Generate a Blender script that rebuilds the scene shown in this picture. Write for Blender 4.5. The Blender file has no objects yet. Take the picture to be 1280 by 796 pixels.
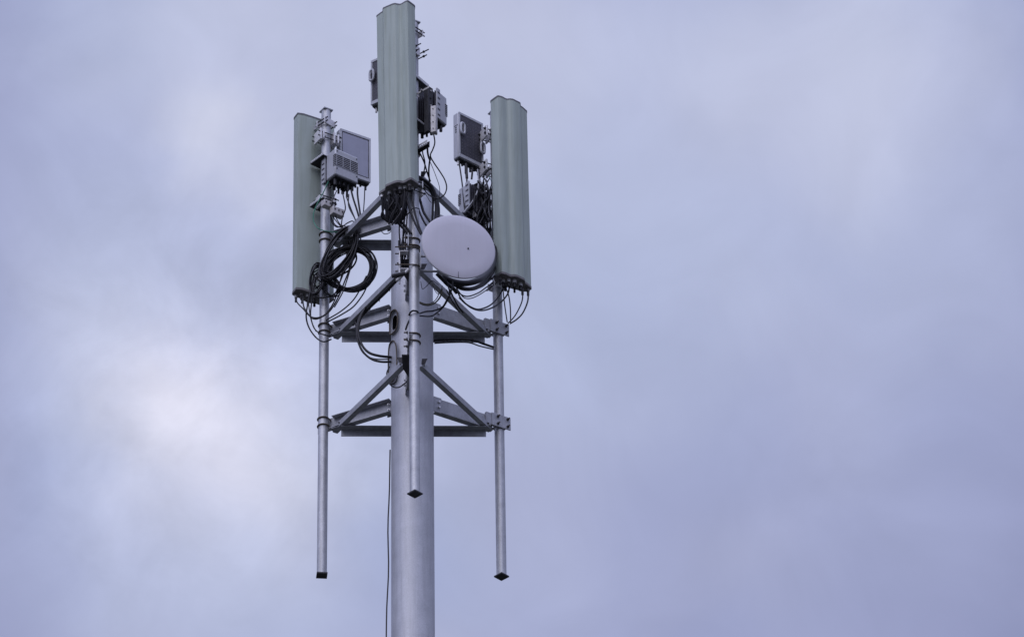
import bpy, math, random
import numpy as np
from mathutils import Vector, Matrix
from math import sin, cos, radians, pi, sqrt
random.seed(4)
S = bpy.context.scene
COL = S.collection

# ------------------------------------------------------------------ camera
YAW, PITCH, ROLL, FPX = radians(1.43844), radians(33.82112), radians(-.96260), 5984.6
CAM = np.array([0, -36., 1.6])
FW = np.array([sin(YAW)*cos(PITCH), cos(YAW)*cos(PITCH), sin(PITCH)])
_R = np.array([cos(YAW), -sin(YAW), 0.]); _U = np.cross(_R, FW)
RT, UP = _R*cos(ROLL)+_U*sin(ROLL), -_R*sin(ROLL)+_U*cos(ROLL)
cd = bpy.data.cameras.new("camera"); cam = bpy.data.objects.new("camera", cd); COL.objects.link(cam)
cam.matrix_world = Matrix(((RT[0], UP[0], -FW[0], CAM[0]), (RT[1], UP[1], -FW[1], CAM[1]),
                           (RT[2], UP[2], -FW[2], CAM[2]), (0, 0, 0, 1)))
cd.sensor_width = 36; cd.lens = 36*FPX/1280; cd.clip_start = .5; cd.clip_end = 20000
S.camera = cam

def ray(x, y): return FW*FPX+RT*(x-640)-UP*(y-398)
def at(x, y, Y):                    # surveyed point: photo measurement + its real depth
    d = ray(x, y); return CAM+d*(Y-CAM[1])/d[1]
def atz(x, y, z):
    d = ray(x, y); return CAM+d*(z-CAM[2])/d[2]
def dirn(x, y):
    d = ray(x, y); return d/np.linalg.norm(d)
def proj(p):
    d = np.array(p)-CAM; z = d@FW; return 640+FPX*(d@RT)/z, 398-FPX*(d@UP)/z

# ------------------------------------------------------------------ sky (overcast)
SUN_EL, SUN_AZ = radians(48), radians(203)      # azimuth clockwise from +Y : behind-left of the camera
W = bpy.data.worlds.new("World"); S.world = W; W.use_nodes = True
nt = W.node_tree; nt.nodes.clear(); L = nt.links.new
def N(t, **k):
    n = nt.nodes.new(t)
    for a, b in k.items(): setattr(n, a, b)
    return n
out = N('ShaderNodeOutputWorld'); tc = N('ShaderNodeTexCoord')
sky = N('ShaderNodeTexSky', sky_type='NISHITA'); sky.sun_disc = False
sky.sun_elevation = SUN_EL; sky.sun_rotation = SUN_AZ; sky.air_density = 1.5; sky.dust_density = 3
bgs = N('ShaderNodeBackground'); bgs.inputs[1].default_value = .05; L(sky.outputs[0], bgs.inputs[0])
DIR = tc.outputs['Generated']
warp = N('ShaderNodeTexNoise'); warp.inputs['Scale'].default_value = 22; warp.inputs['Detail'].default_value = 7
warp.inputs['Roughness'].default_value = .5
L(DIR, warp.inputs['Vector'])
wm = N('ShaderNodeVectorMath', operation='MULTIPLY_ADD'); L(warp.outputs['Color'], wm.inputs[0])
wm.inputs[1].default_value = (.036,)*3; wm.inputs[2].default_value = (-.018,)*3
wa = N('ShaderNodeVectorMath', operation='ADD'); L(DIR, wa.inputs[0]); L(wm.outputs[0], wa.inputs[1])
WD = wa.outputs[0]
SKY_BASE = (0.360, 0.395, 0.620)
# cloud masses by direction: (direction measured in the photograph, radius in px, colour added)
BLOBS = [
 ((-80, -60), 300, (-0.082, -0.099, -0.104)),
 ((90, -60), 300, (0.056, 0.067, 0.069)),
 ((260, -60), 300, (-0.016, -0.012, -0.028)),
 ((430, -60), 300, (0.126, 0.120, 0.095)),
 ((600, -60), 300, (0.084, 0.081, 0.077)),
 ((790, -60), 300, (-0.020, -0.017, -0.020)),
 ((980, -60), 300, (0.050, 0.063, 0.084)),
 ((1160, -60), 300, (0.034, 0.036, 0.019)),
 ((1360, -60), 300, (-0.032, -0.022, 0.014)),
 ((-80, 100), 300, (0.080, 0.076, 0.066)),
 ((90, 100), 300, (-0.039, -0.031, -0.022)),
 ((260, 100), 300, (0.203, 0.192, 0.176)),
 ((430, 100), 300, (-0.078, -0.061, -0.037)),
 ((600, 100), 300, (0.089, 0.090, 0.073)),
 ((790, 100), 300, (0.119, 0.123, 0.120)),
 ((980, 100), 300, (0.099, 0.085, 0.039)),
 ((1160, 100), 300, (0.102, 0.108, 0.119)),
 ((1360, 100), 300, (-0.050, -0.058, -0.087)),
 ((-80, 240), 300, (-0.083, -0.090, -0.097)),
 ((90, 240), 300, (0.049, 0.051, 0.049)),
 ((260, 240), 300, (-0.046, -0.036, -0.017)),
 ((430, 240), 300, (0.170, 0.154, 0.101)),
 ((600, 240), 300, (0.050, 0.051, 0.054)),
 ((790, 240), 300, (-0.048, -0.042, -0.039)),
 ((980, 240), 300, (0.013, 0.026, 0.052)),
 ((1160, 240), 300, (0.051, 0.050, 0.034)),
 ((1360, 240), 300, (-0.013, -0.002, 0.032)),
 ((-80, 380), 300, (0.016, 0.024, 0.058)),
 ((90, 380), 300, (0.100, 0.101, 0.076)),
 ((260, 380), 300, (0.026, 0.029, 0.026)),
 ((430, 380), 300, (-0.035, -0.020, 0.000)),
 ((600, 380), 300, (-0.007, 0.009, 0.025)),
 ((790, 380), 300, (0.128, 0.129, 0.098)),
 ((980, 380), 300, (0.060, 0.061, 0.056)),
 ((1160, 380), 300, (-0.032, -0.030, -0.042)),
 ((1360, 380), 300, (0.080, 0.078, 0.068)),
 ((-80, 520), 300, (-0.038, -0.038, -0.045)),
 ((90, 520), 300, (0.006, 0.003, -0.009)),
 ((260, 520), 300, (0.167, 0.154, 0.128)),
 ((430, 520), 300, (0.113, 0.111, 0.104)),
 ((600, 520), 300, (0.073, 0.058, 0.012)),
 ((790, 520), 300, (-0.057, -0.041, 0.006)),
 ((980, 520), 300, (-0.008, -0.013, -0.029)),
 ((1160, 520), 300, (0.069, 0.075, 0.098)),
 ((1360, 520), 300, (-0.095, -0.100, -0.118)),
 ((-80, 660), 300, (0.064, 0.035, -0.018)),
 ((90, 660), 300, (-0.015, 0.023, 0.088)),
 ((260, 660), 300, (0.146, 0.124, 0.074)),
 ((430, 660), 300, (-0.064, -0.046, -0.040)),
 ((600, 660), 300, (0.021, 0.034, 0.068)),
 ((790, 660), 300, (0.044, 0.030, -0.011)),
 ((980, 660), 300, (0.024, 0.028, 0.040)),
 ((1160, 660), 300, (-0.057, -0.064, -0.088)),
 ((1360, 660), 300, (0.048, 0.050, 0.065)),
 ((-80, 860), 300, (-0.076, -0.059, -0.008)),
 ((90, 860), 300, (0.033, 0.003, -0.066)),
 ((260, 860), 300, (0.017, 0.047, 0.080)),
 ((430, 860), 300, (0.072, 0.061, 0.052)),
 ((600, 860), 300, (0.038, 0.032, -0.002)),
 ((790, 860), 300, (-0.049, -0.040, -0.008)),
 ((980, 860), 300, (-0.024, -0.030, -0.054)),
 ((1160, 860), 300, (0.028, 0.028, 0.052)),
 ((1360, 860), 300, (-0.112, -0.118, -0.159)),
 ((205, 470), 110, (0.089, 0.075, 0.065)),
 ((225, 520), 130, (0.057, 0.046, 0.029)),
 ((275, 570), 110, (0.003, -0.002, -0.006)),
 ((250, 120), 120, (0.067, 0.063, 0.049)),
 ((250, 170), 130, (0.085, 0.077, 0.039)),
]
cur = N('ShaderNodeRGB'); cur.outputs[0].default_value = (*SKY_BASE, 1); acc = cur.outputs[0]
for (px, py), r, c in BLOBS:
    di = N('ShaderNodeVectorMath', operation='DISTANCE'); L(WD if r > 60 else DIR, di.inputs[0]); di.inputs[1].default_value = dirn(px, py)
    mr = N('ShaderNodeMapRange', interpolation_type='SMOOTHERSTEP')
    mr.inputs['From Min'].default_value = 0; mr.inputs['From Max'].default_value = r/FPX
    mr.inputs['To Min'].default_value = 1; mr.inputs['To Max'].default_value = 0
    L(di.outputs['Value'], mr.inputs['Value'])
    sc = N('ShaderNodeVectorMath', operation='SCALE'); sc.inputs[0].default_value = c; L(mr.outputs[0], sc.inputs['Scale'])
    ad = N('ShaderNodeVectorMath', operation='ADD'); L(acc, ad.inputs[0]); L(sc.outputs[0], ad.inputs[1]); acc = ad.outputs[0]
# soft large and small cloud texture over the whole sky
nz = N('ShaderNodeTexNoise'); nz.inputs['Scale'].default_value = 26; nz.inputs['Detail'].default_value = 9
nz.inputs['Roughness'].default_value = .52; nz.inputs['Distortion'].default_value = .9
L(DIR, nz.inputs['Vector'])
mm = N('ShaderNodeMapRange'); mm.inputs['From Min'].default_value = .25; mm.inputs['From Max'].default_value = .75
mm.inputs['To Min'].default_value = .93; mm.inputs['To Max'].default_value = 1.07; L(nz.outputs[0], mm.inputs['Value'])
ml = N('ShaderNodeVectorMath', operation='SCALE'); L(acc, ml.inputs[0]); L(mm.outputs[0], ml.inputs['Scale'])
# overcast sky grows brighter towards the zenith
sx = N('ShaderNodeSeparateXYZ'); L(DIR, sx.inputs[0])
zr = N('ShaderNodeMapRange', interpolation_type='SMOOTHSTEP'); L(sx.outputs[2], zr.inputs['Value'])
zr.inputs['From Min'].default_value = .63; zr.inputs['From Max'].default_value = 1.0
zr.inputs['To Min'].default_value = 1; zr.inputs['To Max'].default_value = 2.6
ml2 = N('ShaderNodeVectorMath', operation='SCALE'); L(ml.outputs[0], ml2.inputs[0]); L(zr.outputs[0], ml2.inputs['Scale'])
# darker towards the horizon, brighter round the hidden sun behind the camera
hr = N('ShaderNodeMapRange', interpolation_type='SMOOTHSTEP'); L(sx.outputs[2], hr.inputs['Value'])
hr.inputs['From Min'].default_value = -.02; hr.inputs['From Max'].default_value = .43
hr.inputs['To Min'].default_value = .4; hr.inputs['To Max'].default_value = 1
dp = N('ShaderNodeVectorMath', operation='DOT_PRODUCT'); L(DIR, dp.inputs[0])
dp.inputs[1].default_value = (sin(SUN_AZ)*cos(SUN_EL), cos(SUN_AZ)*cos(SUN_EL), sin(SUN_EL))
gr = N('ShaderNodeMapRange', interpolation_type='SMOOTHSTEP'); L(dp.outputs['Value'], gr.inputs['Value'])
gr.inputs['From Min'].default_value = .25; gr.inputs['From Max'].default_value = 1
gr.inputs['To Min'].default_value = 1; gr.inputs['To Max'].default_value = 2.1
m3 = N('ShaderNodeMath', operation='MULTIPLY'); L(hr.outputs[0], m3.inputs[0]); L(gr.outputs[0], m3.inputs[1])
# wispy detail in the bright cloud bank on the left
cd_ = N('ShaderNodeVectorMath', operation='DISTANCE'); L(DIR, cd_.inputs[0]); cd_.inputs[1].default_value = dirn(240, 480)
cm = N('ShaderNodeMapRange', interpolation_type='SMOOTHSTEP'); L(cd_.outputs['Value'], cm.inputs['Value'])
cm.inputs['From Min'].default_value = 0; cm.inputs['From Max'].default_value = 480/FPX
cm.inputs['To Min'].default_value = .21; cm.inputs['To Max'].default_value = .015
n2 = N('ShaderNodeTexNoise'); n2.inputs['Scale'].default_value = 48; n2.inputs['Detail'].default_value = 8
n2.inputs['Roughness'].default_value = .58; n2.inputs['Distortion'].default_value = .35; L(DIR, n2.inputs['Vector'])
c1 = N('ShaderNodeMath', operation='SUBTRACT'); L(n2.outputs[0], c1.inputs[0]); c1.inputs[1].default_value = .5
c2 = N('ShaderNodeMath', operation='MULTIPLY_ADD'); L(c1.outputs[0], c2.inputs[0]); c2.inputs[2].default_value = 1
c3 = N('ShaderNodeMath', operation='MULTIPLY'); c3.inputs[1].default_value = 3.; L(cm.outputs[0], c3.inputs[0]); L(c3.outputs[0], c2.inputs[1])
m4 = N('ShaderNodeMath', operation='MULTIPLY'); L(m3.outputs[0], m4.inputs[0]); L(c2.outputs[0], m4.inputs[1])
ml3 = N('ShaderNodeVectorMath', operation='SCALE'); L(ml2.outputs[0], ml3.inputs[0]); L(m4.outputs[0], ml3.inputs['Scale']); ml2 = ml3
bgc = N('ShaderNodeBackground'); bgc.inputs[1].default_value = 1.0; L(ml2.outputs[0], bgc.inputs[0])
mxs = N('ShaderNodeMixShader'); mxs.inputs[0].default_value = .93
L(bgs.outputs[0], mxs.inputs[1]); L(bgc.outputs[0], mxs.inputs[2]); L(mxs.outputs[0], out.inputs[0])

sl = bpy.data.lights.new("sun", 'SUN'); sl.energy = 1.0; sl.angle = radians(60); sl.color = (1, .96, .93)
so = bpy.data.objects.new("sun", sl); COL.objects.link(so)
sdir = Vector((sin(SUN_AZ)*cos(SUN_EL), cos(SUN_AZ)*cos(SUN_EL), sin(SUN_EL)))
so.rotation_euler = sdir.to_track_quat('Z', 'Y').to_euler()
S.view_settings.view_transform = 'Standard'; S.view_settings.look = 'None'
S.view_settings.gamma = 1; S.view_settings.exposure = 0; S.view_settings.use_curve_mapping = False

# ------------------------------------------------------------------ materials
def mat(name, base, rough=.6, metal=0., var=.12, scale=6., streak=0., stain=None, bump=0., spec=.5, fine=0.):
    m = bpy.data.materials.new(name); m.use_nodes = True
    t = m.node_tree; b = t.nodes['Principled BSDF']; LK = t.links.new
    b.inputs['Metallic'].default_value = metal; b.inputs['Specular IOR Level'].default_value = spec
    g = t.nodes.new('ShaderNodeNewGeometry')
    mp = t.nodes.new('ShaderNodeMapping'); LK(g.outputs['Position'], mp.inputs['Vector'])
    mp.inputs['Scale'].default_value = (1, 1, 1)
    n = t.nodes.new('ShaderNodeTexNoise'); n.inputs['Scale'].default_value = scale; n.inputs['Detail'].default_value = 6
    n.inputs['Roughness'].default_value = .6
    LK(mp.outputs[0], n.inputs['Vector'])
    r = t.nodes.new('ShaderNodeMapRange'); LK(n.outputs[0], r.inputs['Value'])
    r.inputs['From Min'].default_value = .3; r.inputs['From Max'].default_value = .7
    r.inputs['To Min'].default_value = 1-var; r.inputs['To Max'].default_value = 1+var
    s = t.nodes.new('ShaderNodeVectorMath'); s.operation = 'SCALE'; s.inputs[0].default_value = base
    LK(r.outputs[0], s.inputs['Scale']); cur = s.outputs[0]
    if fine:
        n3 = t.nodes.new('ShaderNodeTexNoise'); n3.inputs['Scale'].default_value = 90; n3.inputs['Detail'].default_value = 3
        LK(mp.outputs[0], n3.inputs['Vector'])
        r3 = t.nodes.new('ShaderNodeMapRange'); LK(n3.outputs[0], r3.inputs['Value'])
        r3.inputs['From Min'].default_value = .3; r3.inputs['From Max'].default_value = .7
        r3.inputs['To Min'].default_value = 1-fine; r3.inputs['To Max'].default_value = 1+fine
        s3 = t.nodes.new('ShaderNodeVectorMath'); s3.operation = 'SCALE'; LK(cur, s3.inputs[0]); LK(r3.outputs[0], s3.inputs['Scale']); cur = s3.outputs[0]
    if streak:
        m2 = t.nodes.new('ShaderNodeMapping'); LK(g.outputs['Position'], m2.inputs['Vector'])
        m2.inputs['Scale'].default_value = (1, 1, .045)
        n2 = t.nodes.new('ShaderNodeTexNoise'); n2.inputs['Scale'].default_value = 34; n2.inputs['Detail'].default_value = 5
        LK(m2.outputs[0], n2.inputs['Vector'])
        r2 = t.nodes.new('ShaderNodeMapRange'); LK(n2.outputs[0], r2.inputs['Value'])
        r2.inputs['From Min'].default_value = .48; r2.inputs['From Max'].default_value = .72
        r2.inputs['To Min'].default_value = 0; r2.inputs['To Max'].default_value = streak
        mx = t.nodes.new('ShaderNodeMix'); mx.data_type = 'RGBA'; LK(r2.outputs[0], mx.inputs[0])
        LK(cur, mx.inputs[6]); mx.inputs[7].default_value = (*(stain or (.2, .2, .2)), 1); cur = mx.outputs[2]
    LK(cur, b.inputs['Base Color'])
    rr = t.nodes.new('ShaderNodeMapRange'); LK(n.outputs[0], rr.inputs['Value'])
    rr.inputs['To Min'].default_value = max(.05, rough-.12); rr.inputs['To Max'].default_value = min(1, rough+.12)
    LK(rr.outputs[0], b.inputs['Roughness'])
    if bump:
        bp = t.nodes.new('ShaderNodeBump'); bp.inputs['Strength'].default_value = bump; bp.inputs['Distance'].default_value = .01
        LK(n.outputs[0], bp.inputs['Height']); LK(bp.outputs[0], b.inputs['Normal'])
    return m
M = {}
M['pole'] = mat('galvanised_pole', (.44, .445, .475), .52, .4, .12, 5, .4, (.30, .30, .32), .15, fine=.09)
M['pipe'] = mat('galvanised_pipe', (.43, .435, .455), .48, .5, .18, 8, .5, (.24, .24, .25), .15, fine=.1)
M['steel'] = mat('galvanised_steel', (.34, .345, .37), .55, .3, .22, 12, .25, (.25, .245, .26), .2, fine=.1)
M['bright'] = mat('bright_zinc', (.62, .61, .62), .5, .3, .14, 20, fine=.1)
M['dark_steel'] = mat('dark_steel_and_shade', (.032, .031, .036), .6, .4, .3, 20)  # dark hardware; also carries painted shade under the channels and front gusset
M['rust'] = mat('rusty_steel', (.10, .08, .06), .7, .3, .35, 25)
M['radome'] = mat('grey_green_radome', (.355, .405, .365), .55, 0, .08, 2.2, .45, (.23, .265, .20), .02)
M['cap'] = mat('grey_plastic_cap', (.13, .125, .14), .6, 0, .15, 20)
M['under'] = mat('dirty_grey_base', (.16, .15, .155), .7, 0, .3, 25)
M['dish'] = mat('dish_cover', (.49, .475, .535), .6, 0, .04, 4, .25, (.43, .415, .46))
M['rru'] = mat('grey_painted_aluminium', (.40, .405, .435), .5, .1, .06, 10, .2, (.27, .27, .29), fine=.03)
M['rru_in'] = mat('grey_cover_sheet', (.29, .295, .36), .5, .1, .06, 10, .2, (.2, .2, .24))
M['field'] = mat('dark_heat_sink', (.05, .047, .06), .6, .2, .25, 30, fine=.4)
M['black'] = mat('black_rubber', (.010, .009, .013), .5, 0, .3, 30, spec=.3)
M['rope'] = mat('dark_rope', (.03, .025, .025), .8, 0, .5, 60)
M['green'] = mat('green_wire', (.02, .20, .12), .5)
M['olive'] = mat('faded_olive_cable', (.07, .065, .035), .6)
M['greycable'] = mat('grey_cable', (.30, .30, .32), .5)
M['tan'] = mat('weathered_aluminium', (.45, .43, .42), .6, .2, .25, 30)
M['ground'] = mat('grass_and_soil', (.05, .052, .04), .95, 0, .5, .6, fine=.3)
M['concrete'] = mat('concrete', (.3, .29, .27), .9, 0, .2, 4)

# ------------------------------------------------------------------ mesh helpers
ORG = {}
class MB:
    def __init__(s): s.v = []; s.f = []; s.m = []; s.mats = []
    def mi(s, m):
        if m not in s.mats: s.mats.append(m)
        return s.mats.index(m)
    def add(s, vs, fs, m):
        o = len(s.v); s.v += [tuple(float(c) for c in p) for p in vs]; k = s.mi(m)
        for f in fs: s.f.append([i+o for i in f]); s.m.append(k)
        return s
    def hexa(s, q0, q1, m):         # two quads
        return s.add(list(q0)+list(q1), [(3, 2, 1, 0), (4, 5, 6, 7), (0, 1, 5, 4), (1, 2, 6, 5), (2, 3, 7, 6), (3, 0, 4, 7)], m)
    def box(s, fr, a0, a1, b0, b1, c0, c1, m):
        P = fr.P
        return s.hexa([P(a0, b0, c0), P(a1, b0, c0), P(a1, b1, c0), P(a0, b1, c0)],
                      [P(a0, b0, c1), P(a1, b0, c1), P(a1, b1, c1), P(a0, b1, c1)], m)
    def tube(s, pts, r, m, n=10, closed=False, flat=None):
        pts = [np.array(p, float) for p in pts]; k = len(pts)
        rs = r if isinstance(r, (list, tuple)) else [r]*k
        tang = []
        for i in range(k):
            a = pts[(i-1) % k] if (closed or i > 0) else pts[i]; b = pts[(i+1) % k] if (closed or i < k-1) else pts[i]
            d = b-a; tang.append(d/(np.linalg.norm(d)+1e-12))
        u = np.cross(tang[0], (0, 0, 1.))
        if np.linalg.norm(u) < 1e-3: u = np.cross(tang[0], (1., 0, 0))
        u /= np.linalg.norm(u); vs = []
        for i in range(k):
            u = u-tang[i]*(u@tang[i]); u /= np.linalg.norm(u); w = np.cross(tang[i], u)
            for j in range(n):
                a = 2*pi*j/n; vs.append(pts[i]+rs[i]*(cos(a)*u+sin(a)*w))
        fs = []
        for i in range(k if closed else k-1):
            for j in range(n):
                i2 = (i+1) % k; fs.append((i*n+j, i*n+(j+1) % n, i2*n+(j+1) % n, i2*n+j))
        if not closed: fs.append(tuple(range(n))[::-1]); fs.append(tuple((k-1)*n+j for j in range(n)))
        return s.add(vs, fs, m)
    def cyl(s, p0, p1, r, m, n=16, r1=None):
        return s.tube([p0, p1], [r, r if r1 is None else r1], m, n)
    def prism(s, o0, o1, m):        # outline bottom / top, same count
        n = len(o0); fs = [(j, (j+1) % n, n+(j+1) % n, n+j) for j in range(n)]
        fs.append(tuple(range(n))[::-1]); fs.append(tuple(range(n, 2*n)))
        return s.add(list(o0)+list(o1), fs, m)
    def build(s, name, parent=None, loc=None, bevel=0, angle=38):
        me = bpy.data.meshes.new(name)
        O = np.array(ORG[parent.name] if parent is not None else (loc if loc is not None else (0, 0, 0)))
        me.from_pydata([tuple(float(c) for c in np.array(p)-O) for p in s.v], [], s.f)
        for m in s.mats: me.materials.append(M[m])
        me.polygons.foreach_set('material_index', s.m); me.polygons.foreach_set('use_smooth', [True]*len(s.f))
        import bmesh
        bm = bmesh.new(); bm.from_mesh(me); bmesh.ops.recalc_face_normals(bm, faces=bm.faces); bm.to_mesh(me); bm.free()
        me.set_sharp_from_angle(angle=radians(angle)); me.update()
        o = bpy.data.objects.new(name, me); COL.objects.link(o)
        if parent is not None: o.parent = parent; ORG[o.name] = ORG[parent.name]
        else: o.location = tuple(float(c) for c in O); ORG[o.name] = tuple(float(c) for c in O)
        if bevel:
            b = o.modifiers.new('bevel', 'BEVEL'); b.width = bevel; b.segments = 2; b.limit_method = 'ANGLE'; b.angle_limit = radians(40)
        return o
class Fr:
    def __init__(s, o, e1, flip=False, e3=(0, 0, 1.)):
        s.o = np.array(o, float); s.e1 = np.array([e1[0], e1[1], 0.]); s.e1 /= np.linalg.norm(s.e1)
        s.e2 = np.array([-s.e1[1], s.e1[0], 0.])*(-1 if flip else 1); s.e3 = np.array(e3, float)
    def P(s, a, b, c): return s.o+s.e1*a+s.e2*b+s.e3*c
def tag(o, label=None, cat=None, group=None, kind=None):
    if label: o['label'] = label
    if cat: o['category'] = cat
    if group: o['group'] = group
    if kind: o['kind'] = kind
    return o
def thing(name, loc, label, cat, group=None):
    o = bpy.data.objects.new(name, None); COL.objects.link(o); o.location = tuple(float(c) for c in loc); o.empty_display_size = .1
    ORG[o.name] = tuple(float(c) for c in loc)
    return tag(o, label, cat, group)
def copy_tree(o, parent=None):
    c = o.copy(); COL.objects.link(c); c.parent = parent
    for ch in list(o.children): copy_tree(ch, c)
    return c
def spline(pts, k=7, closed=False):
    P = [np.array(p, float) for p in pts]; n = len(P); out = []
    if closed: idx = lambda i: P[i % n]
    else:
        P = [2*P[0]-P[1]]+P+[2*P[-1]-P[-2]]; idx = lambda i: P[i+1]
    for i in range(n if closed else n-1):
        p0, p1, p2, p3 = idx(i-1), idx(i), idx(i+1), idx(i+2)
        for j in range(k):
            t = j/k; out.append(.5*((2*p1)+(-p0+p2)*t+(2*p0-5*p1+4*p2-p3)*t*t+(-p0+3*p1-3*p2+p3)*t**3))
    if not closed: out.append(P[-2])
    return out
def rounded(pts, it=2, q=.18):
    for _ in range(it):
        o = []
        for i in range(len(pts)):
            a, b = np.array(pts[i]), np.array(pts[(i+1) % len(pts)]); o += [a*(1-q)+b*q, a*q+b*(1-q)]
        pts = o
    return pts

# ------------------------------------------------------------------ ground
g = MB(); n = 96; vs = [(0, 0, 0)]; rings = [8, 30, 90, 250, 700, 2000, 6000, 15000]
for r in rings:
    for j in range(n): vs.append((r*cos(2*pi*j/n), r*sin(2*pi*j/n), 0))
fs = [(0, 1+j, 1+(j+1) % n) for j in range(n)]
for i in range(len(rings)-1):
    for j in range(n):
        a, b = 1+i*n, 1+(i+1)*n; fs.append((a+j, b+j, b+(j+1) % n, a+(j+1) % n))
g.add(vs, fs, 'ground'); tag(g.build('ground'), kind='structure')

# ------------------------------------------------------------------ monopole
PR = .190; Z0, DZ, ROT, RAD = 24.892, 1.016, 1.226, .918; PIPE_R = .045
PTOP = Z0+2*DZ+.20
tw = thing('monopole', (0, 0, 0), 'tall round galvanised steel pole carrying all the antennas and brackets', 'pole')
b = MB(); zs = [.32, 6, 12, 18, 22, 23, 24, 25, 26, PTOP-.02, PTOP]; n = 96
rr = [PR*1.25, PR*1.2, PR*1.12, PR*1.04]+[PR]*6+[PR-.012]
vs = [(r*cos(2*pi*j/n), r*sin(2*pi*j/n), z) for z, r in zip(zs, rr) for j in range(n)]
fs = [(i*n+j, i*n+(j+1) % n, (i+1)*n+(j+1) % n, (i+1)*n+j) for i in range(len(zs)-1) for j in range(n)]
fs += [tuple(range(n))[::-1], tuple((len(zs)-1)*n+j for j in range(n))]
b.add(vs, fs, 'pole'); shaft = b.build('shaft', tw, angle=50)
b = MB(); fr = Fr((0, 0, 0), (1, 0)); b.box(fr, -.8, .8, -.8, .8, -.3, .25, 'concrete'); b.build('foundation', tw, bevel=.03)
b = MB(); b.cyl((0, 0, .25), (0, 0, .30), .42, 'pole', 48); b.build('base_flange', tw)
for j in range(12):
    b = MB(); a = 2*pi*j/12; b.cyl((.34*cos(a), .34*sin(a), .30), (.34*cos(a), .34*sin(a), .38), .02, 'bright', 6); b.build('anchor_bolt', tw)
def port(azd, zc, hw, hh, tubeR, hole=True, so=.02, k=.62):
    """oval cable port: cut opening plus welded collar following the round shaft"""
    a0 = radians(azd); n = 48
    def onpole(u, z, r): a = a0+u/PR; return (r*cos(a), r*sin(a), z)
    def oval(t, k=1.):
        c, s_ = cos(t), sin(t); p = .72
        return k*hw*math.copysign(abs(c)**p, c), k*hh*math.copysign(abs(s_)**p, s_)
    ring = [oval(2*pi*i/n) for i in range(n)]
    b = MB(); 
    b.tube([onpole(u, zc+z, PR+so) for u, z in ring], tubeR, 'rust', 8, closed=True)
    # collar wall from shaft to rim
    vs = [onpole(u, zc+z, PR-.004) for u, z in ring]+[onpole(u, zc+z, PR+so) for u, z in ring]
    b.add(vs, [(j, (j+1) % n, n+(j+1) % n, n+j) for j in range(n)], 'pole')
    if not hole:
        vs = [onpole(u*.98, zc+z*.98, PR+so-.006) for u, z in ring]; b.add(vs, [tuple(range(n))], 'pole')
    b.build('port_collar', tw)
    if hole:
        c = MB(); d = np.array([cos(a0), sin(a0), 0]); t = np.array([-sin(a0), cos(a0), 0])
        o0 = [d*(PR-.12)+t*(u*k)+np.array([0, 0, zc+z*k]) for u, z in ring]; o1 = [p+d*.2 for p in o0]
        c.prism(o0, o1, 'black'); co = c.build('cutter')
        md = shaft.modifiers.new('b', 'BOOLEAN'); md.object = co; md.operation = 'DIFFERENCE'; md.solver = 'EXACT'
        shaft.data.materials.append(M['black']) if 'black_rubber' not in [m.name for m in shaft.data.materials] else None
        dg = bpy.context.evaluated_depsgraph_get(); me = bpy.data.meshes.new_from_object(shaft.evaluated_get(dg))
        shaft.modifiers.clear(); shaft.data = me; bpy.data.objects.remove(co)
        me.set_sharp_from_angle(angle=radians(40))
zp = lambda y: at(493, y, -.08)[2]
port(213, zp(405), .062, (zp(391)-zp(419))/2, .007, True)
port(211, zp(455), .066, (zp(430)-zp(481))/2, .006, False, .03)

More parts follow.
